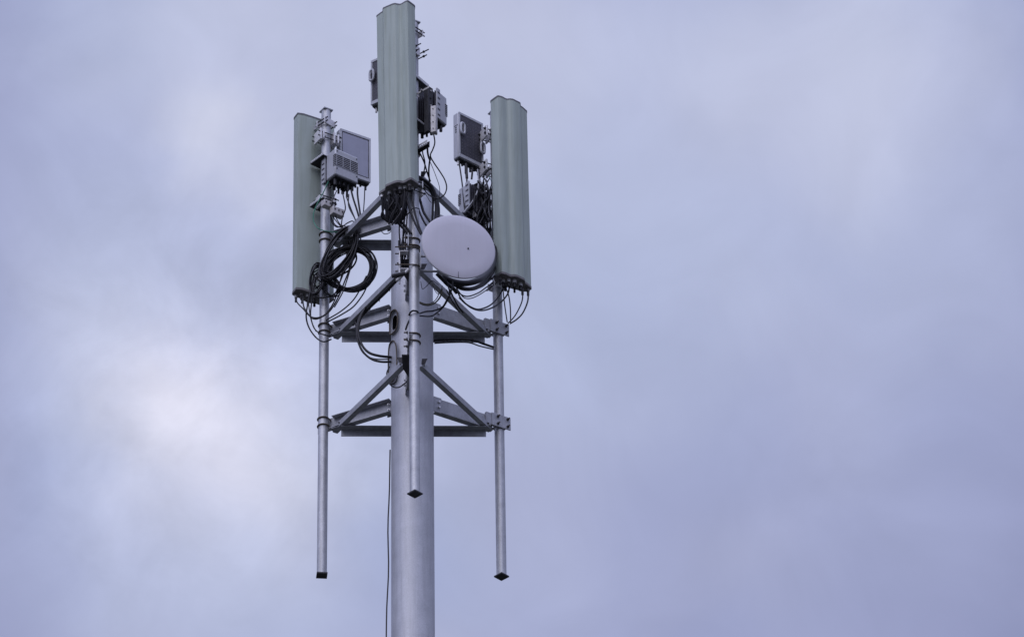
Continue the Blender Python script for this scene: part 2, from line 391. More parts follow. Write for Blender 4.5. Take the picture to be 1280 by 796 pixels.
# ------------------------------------------------------------------ mounting frames (three levels)
def frame_at(z):
    t = thing('support_truss', (0, 0, z), '', 'truss', 'triangular steel trusses around the pole')
    for k, az in enumerate((-90, 150, 30)):
        a = radians(az+ROT); fr = Fr((0, 0, z), (cos(a), sin(a)))      # e2 = ccw
        arm = MB(); wb = (-.055, -.048, -.022)[k]; H = .070; a0, a1 = .235, RAD-.09; fr = Fr((0, 0, z-.022), (cos(a), sin(a)))
        arm.box(fr, a0, a1, wb, wb+.007, -H, H, 'steel')
        arm.box(fr, a0, a1, wb+.0075, wb+.06, -H, -H+.007, 'steel')
        arm.box(fr, a0, a1, wb+.0075, wb+.06, H-.007, H, 'steel')
        o = arm.build('arm', t, bevel=.0015)
        e = MB(); e.box(fr, PR-.01, .285, wb-.011, wb-.001, -.085, .075, 'steel'); e.build('pole_lug', t, bevel=.0015)
        for c in (-.028, .028):
            e = MB()
            for s_ in (1,):
                e.cyl(fr.P(.258, wb-.026, c), fr.P(.258, wb-.0115, c), .013, 'bright', 6)
                e.cyl(fr.P(.258, wb+.0075, c), fr.P(.258, wb+.022, c), .013, 'bright', 6)
                e.cyl(fr.P(.258, wb+.022, c), fr.P(.258, wb+.036, c), .007, 'bright', 8)
            e.build('bolt', t)
        fr = Fr((0, 0, z), (cos(a), sin(a))); p = MB(); pb = -(PIPE_R+.004)
        p.box(fr, RAD-.115, RAD+.085, pb-.010, pb, -.066, .066, 'steel')
        p.box(fr, RAD-.17, RAD-.06, min(pb-.002, wb-.006), max(pb, wb), -.060, .060, 'steel')
        cp = p.build('clamp_plate', t, bevel=.002)
        for c in (-.038, .038):
            u = MB(); r = PIPE_R+.007; pts = []
            pts.append(fr.P(RAD-r, pb-.045, c)); pts.append(fr.P(RAD-r, 0, c))
            for i in range(1, 16): th = pi-pi*i/16; pts.append(fr.P(RAD+r*cos(th), r*sin(th), c))
            pts.append(fr.P(RAD+r, 0, c)); pts.append(fr.P(RAD+r, pb-.045, c))
            u.tube(pts, .0065, 'rust', 8)
            for sg in (-1, 1): u.cyl(fr.P(RAD+sg*r, pb-.022, c), fr.P(RAD+sg*r, pb-.0105, c), .013, 'dark_steel', 6)
            u.build('u_bolt', t)
        # stiffener under the arm end; front one coloured dark to imitate underside shade
        gs = MB(); q = [fr.P(a1-.36, -.045, -.098), fr.P(a1-.22, -.095, -.098), fr.P(a1+.0, -.110, -.098), fr.P(a1+.0, -.03, -.098)] if k == 0 else [fr.P(a1-.20, wb+.005, -H-.004), fr.P(a1+.02, wb-.01, -H-.004), fr.P(a1+.02, wb+.06, -H-.004), fr.P(a1-.14, wb+.08, -H-.004)]
        gs.hexa(q, [x-np.array([0, 0, .007]) for x in q], 'dark_steel' if k == 0 else 'steel'); gs.build('gusset', t)
    # flat braces from the front arm to the two rear arms
    for sx, A, B in ((-1, (-.085, -.655), (-.715, .445)), (1, (.085, -.632), (.700, .400))):
        A = np.array([*A, z-.07]); B = np.array([*B, z-.07]); fr = Fr(A, (B-A)[:2]); Lg = np.linalg.norm(B-A)
        br = MB(); w = .030
        sgn = -1 if sx < 0 else 1
        br.box(fr, 0, Lg, -.005*sgn, .002*sgn, -.028, .030, 'steel')
        br.box(fr, 0, Lg, .0025*sgn, .045*sgn, -.028, -.022, 'steel')
        br.build('brace', t, bevel=.0015)
        e = MB()
        fr2 = Fr(A, (1, 0)); x0, x1 = (-.05, .0) if sx < 0 else (.05, .0)
        q = [fr2.P(x0, -.004, .05), fr2.P(x1, -.004, .05), fr2.P(x1+(x1-x0)*.1, -.004, -.005), fr2.P(x0*.55, -.004, -.005)]
        e.hexa(q, [v+np.array([0, -.007, 0]) for v in q], 'dark_steel')
        e.build('brace_lug', t)
        for q in (.03, Lg-.03):
            e = MB(); e.cyl(fr.P(q, -.02*sgn, 0), fr.P(q, .012*sgn, 0), .009, 'bright', 6); e.build('bolt', t)
    bb = MB(); fr = Fr((-.642, .385, z-.075), (1, .012)); Lg = 1.305
    bb.box(fr, 0, Lg, 0, .007, -.10, -.03, 'steel'); bb.box(fr, 0, Lg, -.072, -.0005, -.037, -.030, 'steel'); bb.build('back_beam', t, bevel=.0015)
    for sx in (0, 1):
        gq = MB(); x0 = .02 if sx == 0 else Lg-.02; d = 1 if sx == 0 else -1
        q = [fr.P(x0, -.03, -.026), fr.P(x0+d*.13, -.03, -.026), fr.P(x0+d*.07, -.06, .012), fr.P(x0-d*.05, -.06, .012)]
        gq.hexa(q, [v+np.array([0, .007, 0]) for v in q], 'dark_steel'); gq.build('gusset', t)
    return t
F0 = frame_at(Z0); F0['label'] = 'lowest triangular steel truss, below every cable, holding the three pipes near their lower ends'
F1 = copy_tree(F0); F1.location.z = Z0+DZ; F1['label'] = 'middle triangular steel truss, level with the hanging cable loops under the side panels'
F2 = copy_tree(F0); F2.location.z = Z0+2*DZ; F2['label'] = 'uppermost triangular steel truss, just under the pole top and partly behind the round dish'

# ------------------------------------------------------------------ pipe masts
ZB, ZT = 23.30, 28.38
def pipexy(az): a = radians(az+ROT); return np.array([RAD*cos(a), RAD*sin(a), 0])
def pipe_mast(az, label, capaz):
    p = pipexy(az); t = thing('mounting_pipe', (p[0], p[1], ZB), label, 'mounting pipe', 'vertical galvanised pipes held by the frames')
    b = MB(); vs = []; n = 40
    zs = np.linspace(ZB+.008, ZT-.008, 24)
    b.tube([p+np.array([0, 0, z]) for z in zs], PIPE_R, 'pipe', 40); b.build('tube', t)
    for z in (ZB, ZT):
        a = radians(capaz if z == ZB else 32)
        c = MB(); fr = Fr(p+np.array([0, 0, z]), (cos(a), sin(a)))
        c.box(fr, -.048, .048, -.048, .048, -.006, .006, 'dark_steel' if z == ZB else 'steel'); c.build('end_plate', t)
    return t
pipe_mast(-90, 'front galvanised pipe, ending in a square plate in front of the pole', 45)
pipe_mast(150, 'left galvanised pipe hanging clear of the pole below the coiled cables', 5)
pipe_mast(30, 'right galvanised pipe hanging clear of the pole under the right panel', 45)

# ------------------------------------------------------------------ panel antennas
LEN = 1.95
def panel(label, zb, outline, rear, rearmid, conns, pipe_az, refG, refTop):
    """outline/rear: bottom profile measured at height zb; conns: connector spots on the underside"""
    o = [atz(x, y, zb) for x, y in outline+rear]
    cen = sum(o)/len(o)
    t = thing('panel_antenna', cen, label, 'antenna', 'tall grey green panel antennas')
    # lean: find the horizontal offset which takes the reference corner to its measured top place
    G = atz(*refG, zb); T = atz(*refTop, zb+LEN); off = T-G; off[2] = 0
    m = np.linalg.norm(off[:2]); 
    if m > .1: off *= .1/m
    print('LEAN', label[:20], off, m)
    ro = rounded(o, 1, .14)
    def lvl(k, sc=1.): return [cen+(p-cen)*np.array([sc, sc, 1])+off*k+np.array([0, 0, LEN*k]) for p in ro]
    b = MB()
    ks = np.linspace(.008, .992, 8)
    for i in range(7):
        A, B = lvl(ks[i]), lvl(ks[i+1]); nn = len(A)
        b.add(A+B, [(j, (j+1) % nn, nn+(j+1) % nn, nn+j) for j in range(nn)], 'radome')
    b.build('radome', t, angle=30)
    c = MB(); c.prism(lvl(-.004, 1.02), lvl(.0075, 1.02), 'under'); ec = c.build('end_cap', t, angle=30)
    for (x, y, r) in conns:
        p = atz(x, y, zb-.01); c = MB()
        c.cyl(p+np.array([0, 0, .005]), p-np.array([0, 0, .028]), r*1.15, 'bright' if random.random() < .35 else 'under', 14)
        c.cyl(p-np.array([0, 0, .028]), p-np.array([0, 0, .075]), r*.85, 'black', 12); c.build('connector', ec)
    c = MB(); c.prism(lvl(.9925, 1.02), lvl(1.0, 1.02), 'cap'); c.build('end_cap', t, angle=30)
    # tilt brackets to the pipe
    pp = pipexy(pipe_az); rc = atz(*rearmid, zb); rc[2] = 0
    for k in (.045, .93):
        z = zb+LEN*k; q = pp+np.array([0, 0, z]); w = rc+off*k+np.array([0, 0, z]); d = (w-q)[:2]
        fr = Fr(q, d); dist = np.linalg.norm(d); c = MB()
        for s_ in (-1, 1):
            c.box(fr, .05, dist+.01, s_*.035-.003, s_*.035+.003, -.02, .03, 'steel')
        c.box(fr, PIPE_R+.003, PIPE_R+.012, -.07, .07, -.035, .035, 'bright')
        c.box(fr, -PIPE_R-.012, -PIPE_R-.003, -.07, .07, -.035, .035, 'bright')
        for s_ in (-1, 1):
            for zz in (-.02, .02): c.cyl(fr.P(-.085, s_*.06, zz), fr.P(.075, s_*.06, zz), .006, 'dark_steel', 8)
        c.build('tilt_bracket', t, bevel=.001)
    return t, lvl, off
front_out = [(473.1, 242.6), (480.0, 237.6), (481.7, 236.9), (482.1, 232.6), (486, 230.9), (490, 229.3), (494, 227.6), (497.5, 226.9), (501, 227.6), (504.2, 227.9), (507, 226.6), (510, 224.7), (513.8, 223.3), (523.0, 229.8)]
front_rear = [(522.5, 234), (503, 243.0), (483.5, 247.2)]
PF = panel('tallest panel antenna, in front at the top centre, its back to the pole top', 26.45, front_out, front_rear, (507, 240.5),
      [(477.5, 243.5, .014), (487, 240, .016), (494, 236, .016), (500, 234, .016), (506, 233.5, .016), (512, 230, .016), (489, 244.5, .014), (498, 241, .014), (507, 238, .014), (515, 234.5, .014)],
      -90, (523.0, 229.8), (518.6, 7.1))
right_out = [(617.6, 347.3), (622, 344.1), (627, 340.9), (629.5, 341.3), (633, 342.2), (636.5, 344.2), (639, 344.9), (642, 344.5), (646.5, 345.0), (651, 347.2), (655.6, 349.4), (656.2, 353.4), (658, 354.2), (665.0, 360.2)]
right_rear = [(657.5, 364.0), (638, 359.5), (618.6, 351)]
PR_ = panel('right panel antenna, beside the round dish and standing in front of its pipe', 26.31, right_out, right_rear, (634, 358.2),
      [(625, 347, .014), (629, 350, .016), (636, 349.5, .016), (643, 350.5, .018), (650.5, 354.5, .018), (653, 360, .014), (660, 361, .014), (643, 357, .012), (631.5, 355, .014)],
      30, (617.6, 347.3), (613.1, 126))
left_out = [(371.4, 359.5), (365, 367.2), (369, 370), (374, 371.6), (379, 374.5), (385, 377.6), (389.5, 378.5), (393, 378.0), (397, 379.6), (403, 381), (409, 380), (412, 378), (418, 373.6)]
PL = panel('left panel antenna seen from its flat back, behind the left pipe', 26.41, left_out[1:], [left_out[0]], (395, 367),
      [(370, 369, .013), (378, 370.5, .014), (385, 373, .014), (393, 374.5, .014), (401, 376, .014), (376.5, 366, .012), (384, 368, .012), (392, 369.5, .012)],
      150, (371.4, 359.5), (373.2, 140))

# ------------------------------------------------------------------ microwave dish
dc = at(573, 308.5, -1.10); DR = .337
dd = thing('microwave_dish', dc, 'round flat faced pale dish clamped to the front pipe, right of the pole', 'dish')
az = radians(14.5); e1 = np.array([cos(az), sin(az), 0]); nrm = np.array([sin(az), -cos(az), 0]); e3 = np.array([0, 0, 1.])
def ring(r, d, n=96): return [dc+e1*r*cos(2*pi*j/n)+e3*r*sin(2*pi*j/n)+nrm*d for j in range(n)]
def lathe(prof, m, name, parent, capend=True, n=96, ang=38):
    b = MB(); vs = []
    for r, d in prof: vs += ring(r, d, n)
    fs = [(i*n+j, i*n+(j+1) % n, (i+1)*n+(j+1) % n, (i+1)*n+j) for i in range(len(prof)-1) for j in range(n)]
    fs.append(tuple(range(n))); fs.append(tuple((len(prof)-1)*n+j for j in range(n))[::-1])
    b.add(vs, fs, m); return b.build(name, parent, angle=ang)
lathe([(DR-.004, .0), (DR-.002, .004), (DR-.012, .008), (DR*.7, .012), (DR*.35, .015), (.02, .016)], 'dish', 'cover', dd, ang=60)
lathe([(DR-.012, -.014), (DR-.001, -.011), (DR+.002, -.002), (DR-.004, -.0005)], 'rru', 'rim', dd)
lathe([(.06, -.20), (.13, -.17), (DR*.66, -.11), (DR-.05, -.016)], 'dark_steel', 'reflector', dd)
b = MB(); q = dc+e1*.085-e3*.015+nrm*.017; b.cyl(q, q+nrm*.004, .008, 'black', 8)
q = dc-e1*.005-e3*(DR-.035)+nrm*.008; b.tube([q-e3*.03, q+e3*.03], .003, 'black', 6); b.build('drain_marks', dd)
fp = pipexy(-90)
b = MB(); hub = dc-nrm*.20
frd = Fr(hub-e3*.11, e1); b.box(frd, -.1, .1, -.0, .12, 0, .22, 'rru'); b.build('radio_box', dd, bevel=.01)
b = MB(); z = dc[2]-.03
pz = np.array([fp[0], fp[1], z])
frp = Fr(pz, (hub-pz)[:2]); dist = np.linalg.norm((hub-pz)[:2])
for c in (-.11, .05): b.box(frp, .055, dist+.03, -.012, .012, c, c+.012, 'steel')
b.box(frp, .05, .058, -.09, .09, -.13, .09, 'steel')
frx = Fr(pz, (1, 0))
b.box(frx, -.135, -.125, -.03, .03, -.12, .10, 'bright')
b.box(frx, -.125, -.05, -.03, .03, .088, .10, 'bright'); b.box(frx, -.125, -.05, -.03, .03, -.10, -.09, 'bright')
b.build('pipe_bracket', dd, bevel=.002)
for zz in (.12, -.07):
    b = MB(); r = PIPE_R+.008; pts = [frx.P(-.17, -r, zz)]+[frx.P(r*cos(t), r*sin(t), zz) for t in np.linspace(-pi/2, pi/2, 14)]+[frx.P(-.17, r, zz)]
    b.tube(pts, .006, 'rust' if zz > -.08 else 'dark_steel', 8); b.build('clamp_bolt', dd)
b = MB(); b.cyl(pz+np.array([-.05, -.02, -.1]), pz+np.array([-.16, -.05, -.24]), .012, 'bright', 10)
b.cyl(pz+np.array([-.13, -.03, .02]), pz+np.array([-.13, -.03, -.26]), .008, 'bright', 8)
b.cyl(pz+np.array([-.20, -.06, -.20]), pz+np.array([-.08, -.06, -.17]), .02, 'dark_steel', 8); b.build('steering_rod', dd)

# ------------------------------------------------------------------ radio units
def grille_unit(label, fr, w, d, h, conn=True):
    t = thing('radio_unit', fr.P(w/2, d/2, 0), label, 'radio unit', 'grey boxed radio units behind the panels')
    b = MB(); b.box(fr, 0, w, 0, d, 0, h, 'rru'); hs = b.build('housing', t, bevel=.012)
    g = MB(); g.box(fr, -.003, w-.006, -.0025, .03, .105, .228, 'black')
    k = 6
    for i in range(k+1):
        z = .105+.123*i/k; g.box(fr, -.004, w-.005, -.0045, .032, z-.0026, z+.0026, 'rru')
    for a in (.012, .085, .17, w-.008): g.box(fr, a-.003, a+.003, -.0065, -.005, .105, .228, 'rru')
    g.build('grille', t)
    s = MB()
    for a, c in ((.02, .07), (w-.02, .07), (.02, .27), (w-.02, .27)): s.cyl(fr.P(a, -.006, c), fr.P(a, .002, c), .006, 'dark_steel', 8)
    s.build('cover_screws', t)
    f = MB()
    for i in range(12):
        a = .012+(w-.024)*i/11; f.box(fr, a-.003, a+.003, d+.002, d+.06, .015, h-.015, 'field')
    f.box(fr, .004, w-.004, d+.001, d+.012, .01, h-.01, 'field'); f.build('heat_sink', t)
    f = MB(); f.box(fr, -.012, .004, d+.008, d+.055, -.01, h+.01, 'rru')
    for i in range(5): f.box(fr, -.015, -.0125, d+.012, d+.05, .02+i*h/5, .036+i*h/5, 'field')
    f.build('side_rail', t, bevel=.002)
    f = MB(); f.box(fr, .012, w-.012, .012, d-.012, -.012, -.0005, 'dark_steel'); bp = f.build('base_panel', t)
    if conn:
        for i in range(5):
            for j in range(2):
                a, bb = .035+(w-.07)*i/4, .05+j*.08; r = .011 if (i+j) % 2 else .015; l = random.uniform(.04, .085)
                c = MB(); c.cyl(fr.P(a, bb, -.012), fr.P(a, bb, -.012-l), r, 'black' if (i+j) % 3 else 'dark_steel', 10); c.build('connector', bp)
    return t
def flat_unit(label, fr, w, d, h, dark, conn=True):
    t = thing('radio_unit', fr.P(w/2, d/2, 0), label, 'radio unit', 'grey boxed radio units behind the panels')
    b = MB()
    b.box(fr, 0, w, .012, d, 0, h, 'rru')
    b.build('housing', t, bevel=.01)
    b = MB(); bo = .028
    b.box(fr, 0.002, w-.002, 0, .0115, 0.002, bo+.012, 'rru'); b.box(fr, 0.002, w-.002, 0, .0115, h-bo, h-.002, 'rru')
    b.box(fr, 0.002, bo*.7, 0, .0115, bo+.0125, h-bo-.0005, 'rru'); b.box(fr, w-bo*.7, w-.002, 0, .0115, bo+.0125, h-bo-.0005, 'rru')
    b.build('face_frame', t, bevel=.002)
    b = MB()
    if dark:
        b.box(fr, bo*.7+.004, w-bo*.7-.004, .004, .0115, bo+.016, h-bo-.004, 'field')
        for i in range(7):
            for j in range(12):
                b.box(fr, .04+i*.034, .043+i*.034, .0015, .0035, .07+j*.034, .073+j*.034, 'greycable')
        b.build('heat_sink', t)
        for a, c in ((.03, h*.62), (w-.03, h*.40)):
            hd = MB(); pts = []
            for i in range(24):
                th = 2*pi*i/24; pts.append(fr.P(a+.022*math.copysign(abs(cos(th))**.6, cos(th)), -.022, c+.058*math.copysign(abs(sin(th))**.6, sin(th))))
            hd.tube(pts, .012, 'rru', 8, closed=True); hd.box(fr, a-.012, a+.012, -.012, .003, c-.04, c+.04, 'black'); hd.build('handle', t)
    else:
        b.box(fr, bo*.7+.008, w-bo*.7-.008, .002, .0075, bo+.021, h-bo-.010, 'rru_in'); b.box(fr, bo*.7+.001, w-bo*.7-.001, .0085, .0115, bo+.014, h-bo-.002, 'black'); b.build('cover_sheet', t, bevel=.002)
    b = MB()
    for i, c in enumerate((.30, .325, .35)): b.box(fr, -.002, .002, d*.4, d*.4+.018, c-.006, c+.006, 'black')
    b.box(fr, -.002, .002, d*.2, d*.8, .372, .377, 'black'); b.build('side_marks', t)
    f = MB(); f.box(fr, .008, w-.008, .02, d-.008, -.012, -.0005, 'dark_steel'); bp = f.build('base_panel', t)
    for i in range(6):
        a = .03+(w-.06)*i/5; c = MB(); l = (.05, .035, .10, .06, .03, .05)[i]
        c.cyl(fr.P(a, .05, -.012), fr.P(a, .05, -.012-l), .011 if i != 2 else .016, 'bright' if i == 0 else 'black', 10); c.build('connector', bp)
    return t
UA = Fr(at(419, 217.2, .245), (.8, .6))
grille_unit('small grey box with a horizontal slatted vent, clamped to the left pipe', UA, .266, .145, .295)
UB = Fr(at(425, 215.4, .50), (.859, .512))
flat_unit('large flat grey box with a plain smooth cover, behind the slatted vent box', UB, .335, .08, .515, False)
UC = Fr(at(558.9, 157.5, -.90), (-.82, .56))
grille_unit('grey box seen side on, right of the tallest panel near its middle', UC, .275, .12, .31)
UD = Fr(at(463, 132, -.74), (.80, -.60))
flat_unit('dark ribbed box peeking out left of the tallest panel', UD, .295, .11, .51, True)
UE = Fr(at(574.0, 195.2, .30), (.764, .645))
flat_unit('upright box with dark ribbed face and two oval handles, left of the right panel', UE, .305, .085, .52, True)
UF = Fr(at(573.5, 269, .33), (.76, .65), flip=True)
grille_unit('grey box seen side on just above the round dish, below the upright ribbed box', UF, .266, .10, .295)

# ------------------------------------------------------------------ brackets carrying the radio units
def channel(name, label, p, d1, d2len, L1, H, group='perforated steel channels carrying the radio units', flip=False, back=None):
    fr = Fr(p, d1, flip=flip); t = thing(name, fr.P(L1/2, 0, 0), label, 'bracket', group)
    b = MB(); b.box(fr, 0, L1, .0035, d2len, 0, .004, 'dark_steel');  # shade under the channel is put into the plate's dark colour
    b.build('plate', t)
    b = MB(); b.box(fr, 0, L1, 0, .003, 0, H*.36, 'steel'); b.box(fr, 0, L1, 0, .003, H*.64, H, 'bright')
    k = max(3, int(L1/.022))
    for i in range(k+1):
        a = L1*i/k; b.box(fr, max(0, a-.005), min(L1, a+.005), 0.0003, .0027, H*.3601, H*.6399, 'bright')
    b.build('slotted_flange', t)
    b = MB(); b.box(fr, 0, L1, d2len, d2len+.003, -.02, H, 'dark_steel'); b.build('rear_flange', t)
    return t
def pxdir(dx, dy): return (dx/139.6, dy/77.6)
channel('bracket', 'slotted channel on the left pipe beside the slatted box', at(404.5, 193.5, .325), pxdir(-19, 13.0), -.155, .20, .028)
channel('bracket', 'slotted channel on the left pipe beneath the slatted box, where the green wire starts', at(404.0, 247.0, .325), pxdir(-19, 13.0), -.155, .20, .028)
channel('bracket', 'slotted channel right of the tallest panel, topmost of the three there', at(515.5, 92.0, -1.05), pxdir(18.0, 14.3), .19, .265, .032)
channel('bracket', 'slotted channel crossing the middle of the dark box right of the tallest panel', at(516, 145.5, -1.14), pxdir(19, 14), .15, .25, .022)
channel('bracket', 'short steel strip with holes under the dark box right of the tallest panel', at(519, 188.5, -1.0), pxdir(15.5, -8.5), .03, .15, .045)
channel('bracket', 'slotted channel above the lower grey box beside the right panel', at(598, 228, .32), pxdir(12.5, 8), .1, .15, .03)
def gland_bar(label, p, d1, w, d, h, nn, horizontal=False):
    fr = Fr(p, d1); t = thing('cable_clamp', p, label, 'cable clamp')
    b = MB(); b.box(fr, 0, w, 0, d, 0, h, 'tan'); b.build('clamp_body', t, bevel=.004)
    b = MB()
    for i in range(nn):
        if horizontal: b.cyl(fr.P(w*(i+.5)/nn, -.006, h*.6), fr.P(w*(i+.5)/nn, .0, h*.6), .007, 'black', 8)
        else: b.cyl(fr.P(w*.5, -.006, h*(i+.5)/nn), fr.P(w*.5, 0, h*(i+.5)/nn), .005, 'black', 8)
    b.build('clamp_screws', t); return t
gland_bar('pale block with small screws under the slatted box on the left pipe', at(405.5, 255.5, .22), pxdir(9, 3.5), .085, .06, .065, 2, True)
gland_bar('wider pale block with small screws hanging among cables below the slatted box', at(416.5, 265.5, .22), pxdir(13.5, 5.5), .125, .06, .08, 3, True)
gland_bar('upright weathered metal bar in front of the dark box right of the tallest panel', at(538.2, 165.5, -1.15), pxdir(5, -1), .05, .05, .29, 4)
gland_bar('upright metal bar beside the lower grey box, just above the dish', at(590.5, 272, .28), pxdir(4, -1), .04, .03, .30, 4)
gland_bar('narrow white bar between the pipe and the flat covered box', at(421.5, 182, .48), pxdir(2, .5), .02, .02, .1, 2)
def pipe_clamp(label, az, z, w, dirv, dl=.12, plates=(-.085, -.058, .058, .10)):
    p = pipexy(az)+np.array([0, 0, z]); fr = Fr(p, dirv); t = thing('pipe_clamp', p, label, 'clamp', 'bolted clamps on the pipes')
    for q, a in enumerate(plates):
        b = MB(); hh = .062 if q % 2 == 0 else .048
        b.box(fr, a-.009, a+.009, -w/2, w/2*(.2 if q == 1 else 1), -hh, hh, 'bright'); b.build('jaw', t, bevel=.003)
    for s_ in (-1, 1):
        for c in (-.026, .026):
            b = MB(); b.cyl(fr.P(min(plates)-.03, s_*(PIPE_R+.012), c), fr.P(dl+(.012 if c > 0 else -.01), s_*(PIPE_R+.012), c), .0055, 'dark_steel', 8)
            b.cyl(fr.P(max(plates)+.01, s_*(PIPE_R+.012), c), fr.P(max(plates)+.022, s_*(PIPE_R+.012), c), .012, 'dark_steel', 6); b.build('clamp_rod', t)
    return t
zl = lambda y: at(406, y, .44)[2]
pipe_clamp('pale bolted clamp near the top of the left pipe', 150, zl(174), .13, (.85, .5), .13)
pipe_clamp('bolted clamp on the left pipe below the slatted box', 150, zl(253), .12, (.85, .5), .10, (-.06, .06))
zf = lambda y: at(518, y, -.918)[2]
pipe_clamp('bolted clamp poking out right of the tallest panel', -90, zf(68), .14, (.75, -.6), .12, (-.058, .058))
pipe_clamp('bolted clamp at the right edge of the foot of the tallest panel', -90, zf(240), .11, (.8, .5), .10, (-.055, .06))
zr_ = lambda y: at(615, y, .476)[2]
pipe_clamp('bolted clamp behind the upper left edge of the right panel', 30, zr_(172), .15, (-.9, -.45), .14, (-.058, .058, .12))
pipe_clamp('bolted clamp between the two boxes left of the right panel', 30, zr_(215), .15, (-.9, -.45), .16, (-.058, .06, .13))
pipe_clamp('bolted clamp on the right pipe just above the dish', 30, zr_(270), .15, (-.9, -.45), .16, (-.058, .06, .13))

def upright(label, p, d1, w, h, m='dark_steel'):
    fr = Fr(p, d1); t = thing('bracket', p, label, 'bracket'); b = MB()
    b.box(fr, 0, w, 0, .006, 0, h, m); b.box(fr, 0, .006, .0065, .05, 0, h, m); b.build('web', t, bevel=.001)
    for i in range(6):
        c = MB(); z = h*(i+.5)/6; c.cyl(fr.P(w*.5, -.008, z), fr.P(w*.5, -.0005, z), .009, 'tan' if i % 2 else 'black', 6); c.build('bolt', t)
    return t
upright('dark upright channel joining the slotted channels right of the tallest panel', at(535.5, 163, -1.10), pxdir(8, 5), .065, .50)
upright('wide dark sheet added to fill the gap behind the channels right of the tallest panel', at(517, 152, -.98), pxdir(18, 13), .20, .44)  # added dark sheet, fills the gap behind the channels
upright('thin pale strut across the top of the dark gap right of the tallest panel', at(519, 119.5, -1.07), pxdir(17, -9), .17, .018, 'tan')
upright('dark upright plate between the lower grey box and the right pipe', at(594, 288, .36), pxdir(14, 9), .15, .50)
# ------------------------------------------------------------------ cables
def cable(label, pts, r=.0065, Y=0., m='black', name='cable', cat='cable', group='black cables looping between the antennas, radios and pole', ties=None):
    """pts: photo measurement (x, y[, Y])"""
    if isinstance(pts, str):
        A0, B0 = np.array([-.085, -.655, Z0+DZ-.125]), np.array([-.715, .445, Z0+DZ-.125]); q = .0 if pts == 'RUN1' else .018
        P = [A0+(B0-A0)*k+np.array([.012-q*.6, .03, .004*sin(k*17)+q*.4]) for k in ((-.02, .12, .25, .38, .5, .64, .74) if not q else (.03, .2, .35, .55, .7))]
    else: P = [at(p[0], p[1], p[2] if len(p) > 2 else Y) for p in pts]
    r = r*random.uniform(.88, 1.18)
    b = MB(); sp = spline(P, 7)
    b.tube(sp, r, m, 8); o = b.build(name, None, loc=P[0], angle=70); tag(o, label, cat, group)
    if ties:
        for k in ties:
            i = int(k*(len(sp)-2)); d = sp[i+1]-sp[i]; d /= np.linalg.norm(d)
            c = MB(); c.cyl(sp[i]-d*.006, sp[i]+d*.006, r+.004, 'black', 10); e = np.cross(d, (0, 1, 0)); c.cyl(sp[i], sp[i]+np.array([.01, -.01, -.03]), .0025, 'black', 6); c.build('cable_tie', o)
    return o
YL = .34
# left panel jumpers
cable('thin black jumper from the outer corner of the left panel foot, curving up right', [(370.5, 372, .40), (371.5, 378, .4), (379, 386, .38), (387.7, 395.3, .37), (397.7, 396.8, YL), (407.8, 391.5, YL), (417.8, 376.4, YL), (424, 356, YL), (428, 340, YL), (435, 312, YL), (437, 295, YL)])
cable('thin black jumper from the second socket of the left panel foot', [(378.5, 374, .45), (380, 384, .42), (386.4, 394, .38), (392, 398.5, .36), (400, 397.2, YL), (412.8, 388, YL), (424, 369, YL), (430.4, 352.6, YL), (436, 338, YL), (441, 315, YL), (442, 298, YL)])
cable('outer of two cables dropping from the left panel foot to the middle frame clamp', [(392, 345, .36), (389, 360, .36), (384.5, 381, .37), (382.7, 394, .38), (384.5, 405, .40), (389.5, 415, .40), (397, 423.5, .39), (405, 427, .33), (414, 424, .36)], .0075)
cable('inner of two cables dropping from the left panel foot to the middle frame clamp', [(396, 345, .36), (392, 362, .36), (389.3, 380, .37), (388.3, 395, .38), (392.2, 409, .38), (398, 415.5, .37), (404, 418, .34), (412, 420, .36)], .0065)
cable('third cable dropping behind the pair at the left panel foot', [(385.5, 377, .48), (387, 390, .46), (389.5, 402, .44), (395, 414, .42)], .0045)
cable('upper of two cables rising right from the left pipe to the big coil', [(408, 400, .40), (413, 397, .36), (425.4, 389.5, YL), (438, 379, YL), (446.5, 368, YL), (453, 355, YL), (458, 345, YL)])
cable('lower of two cables rising right from the left pipe to the big coil', [(408, 403, .40), (414, 400, .36), (428, 392.5, YL), (442, 383, YL), (453, 369, YL), (459, 357, YL), (464, 346, YL)])
cable('cable hanging in a short loop left of the left pipe at panel foot height', [(400, 338, .38), (393, 345, .36), (390.5, 358, .36), (393, 368, .35), (400, 372, .34), (408, 371.5, .34), (416, 369, .34), (423, 362, YL)])
def coil(name, label, cx, cy, rx, ry, tilt, n, r, Y, jit, wob=.06, ties=()):
    t = thing(name, at(cx, cy, Y), label, 'cable coil'); 
    for i in range(n):
        j = lambda s_: random.uniform(-s_, s_)
        ax, ay, bx, by = cx+j(jit), cy+j(jit), rx*(1+j(wob)), ry*(1+j(wob)); ti = radians(tilt+j(5)); ph = j(3)
        P = []
        for k in range(20):
            th = 2*pi*k/20; w = 1+.02*sin(3*th+ph); x, y = bx*w*cos(th), by*w*sin(th)
            P.append(at(ax+x*cos(ti)-y*sin(ti), ay+x*sin(ti)+y*cos(ti), Y+.02*sin(2*th+ph)+j(.004)+(i-n/2)*.006))
        b = MB(); b.tube(spline(P, 4, True), r, 'black', 8, closed=True); b.build('loop', t, angle=70)
    for th in ties:
        ti = radians(tilt); x, y = rx*cos(th), ry*sin(th); p = at(cx+x*cos(ti)-y*sin(ti), cy+x*sin(ti)+y*cos(ti), Y-.03)
        b = MB(); b.tube([p+np.array([.03*cos(q), .03*sin(q), .01*sin(q)]) for q in np.linspace(0, 2*pi, 12)[:-1]], .0035, 'black', 6, closed=True); b.build('cable_tie', t)
    return t
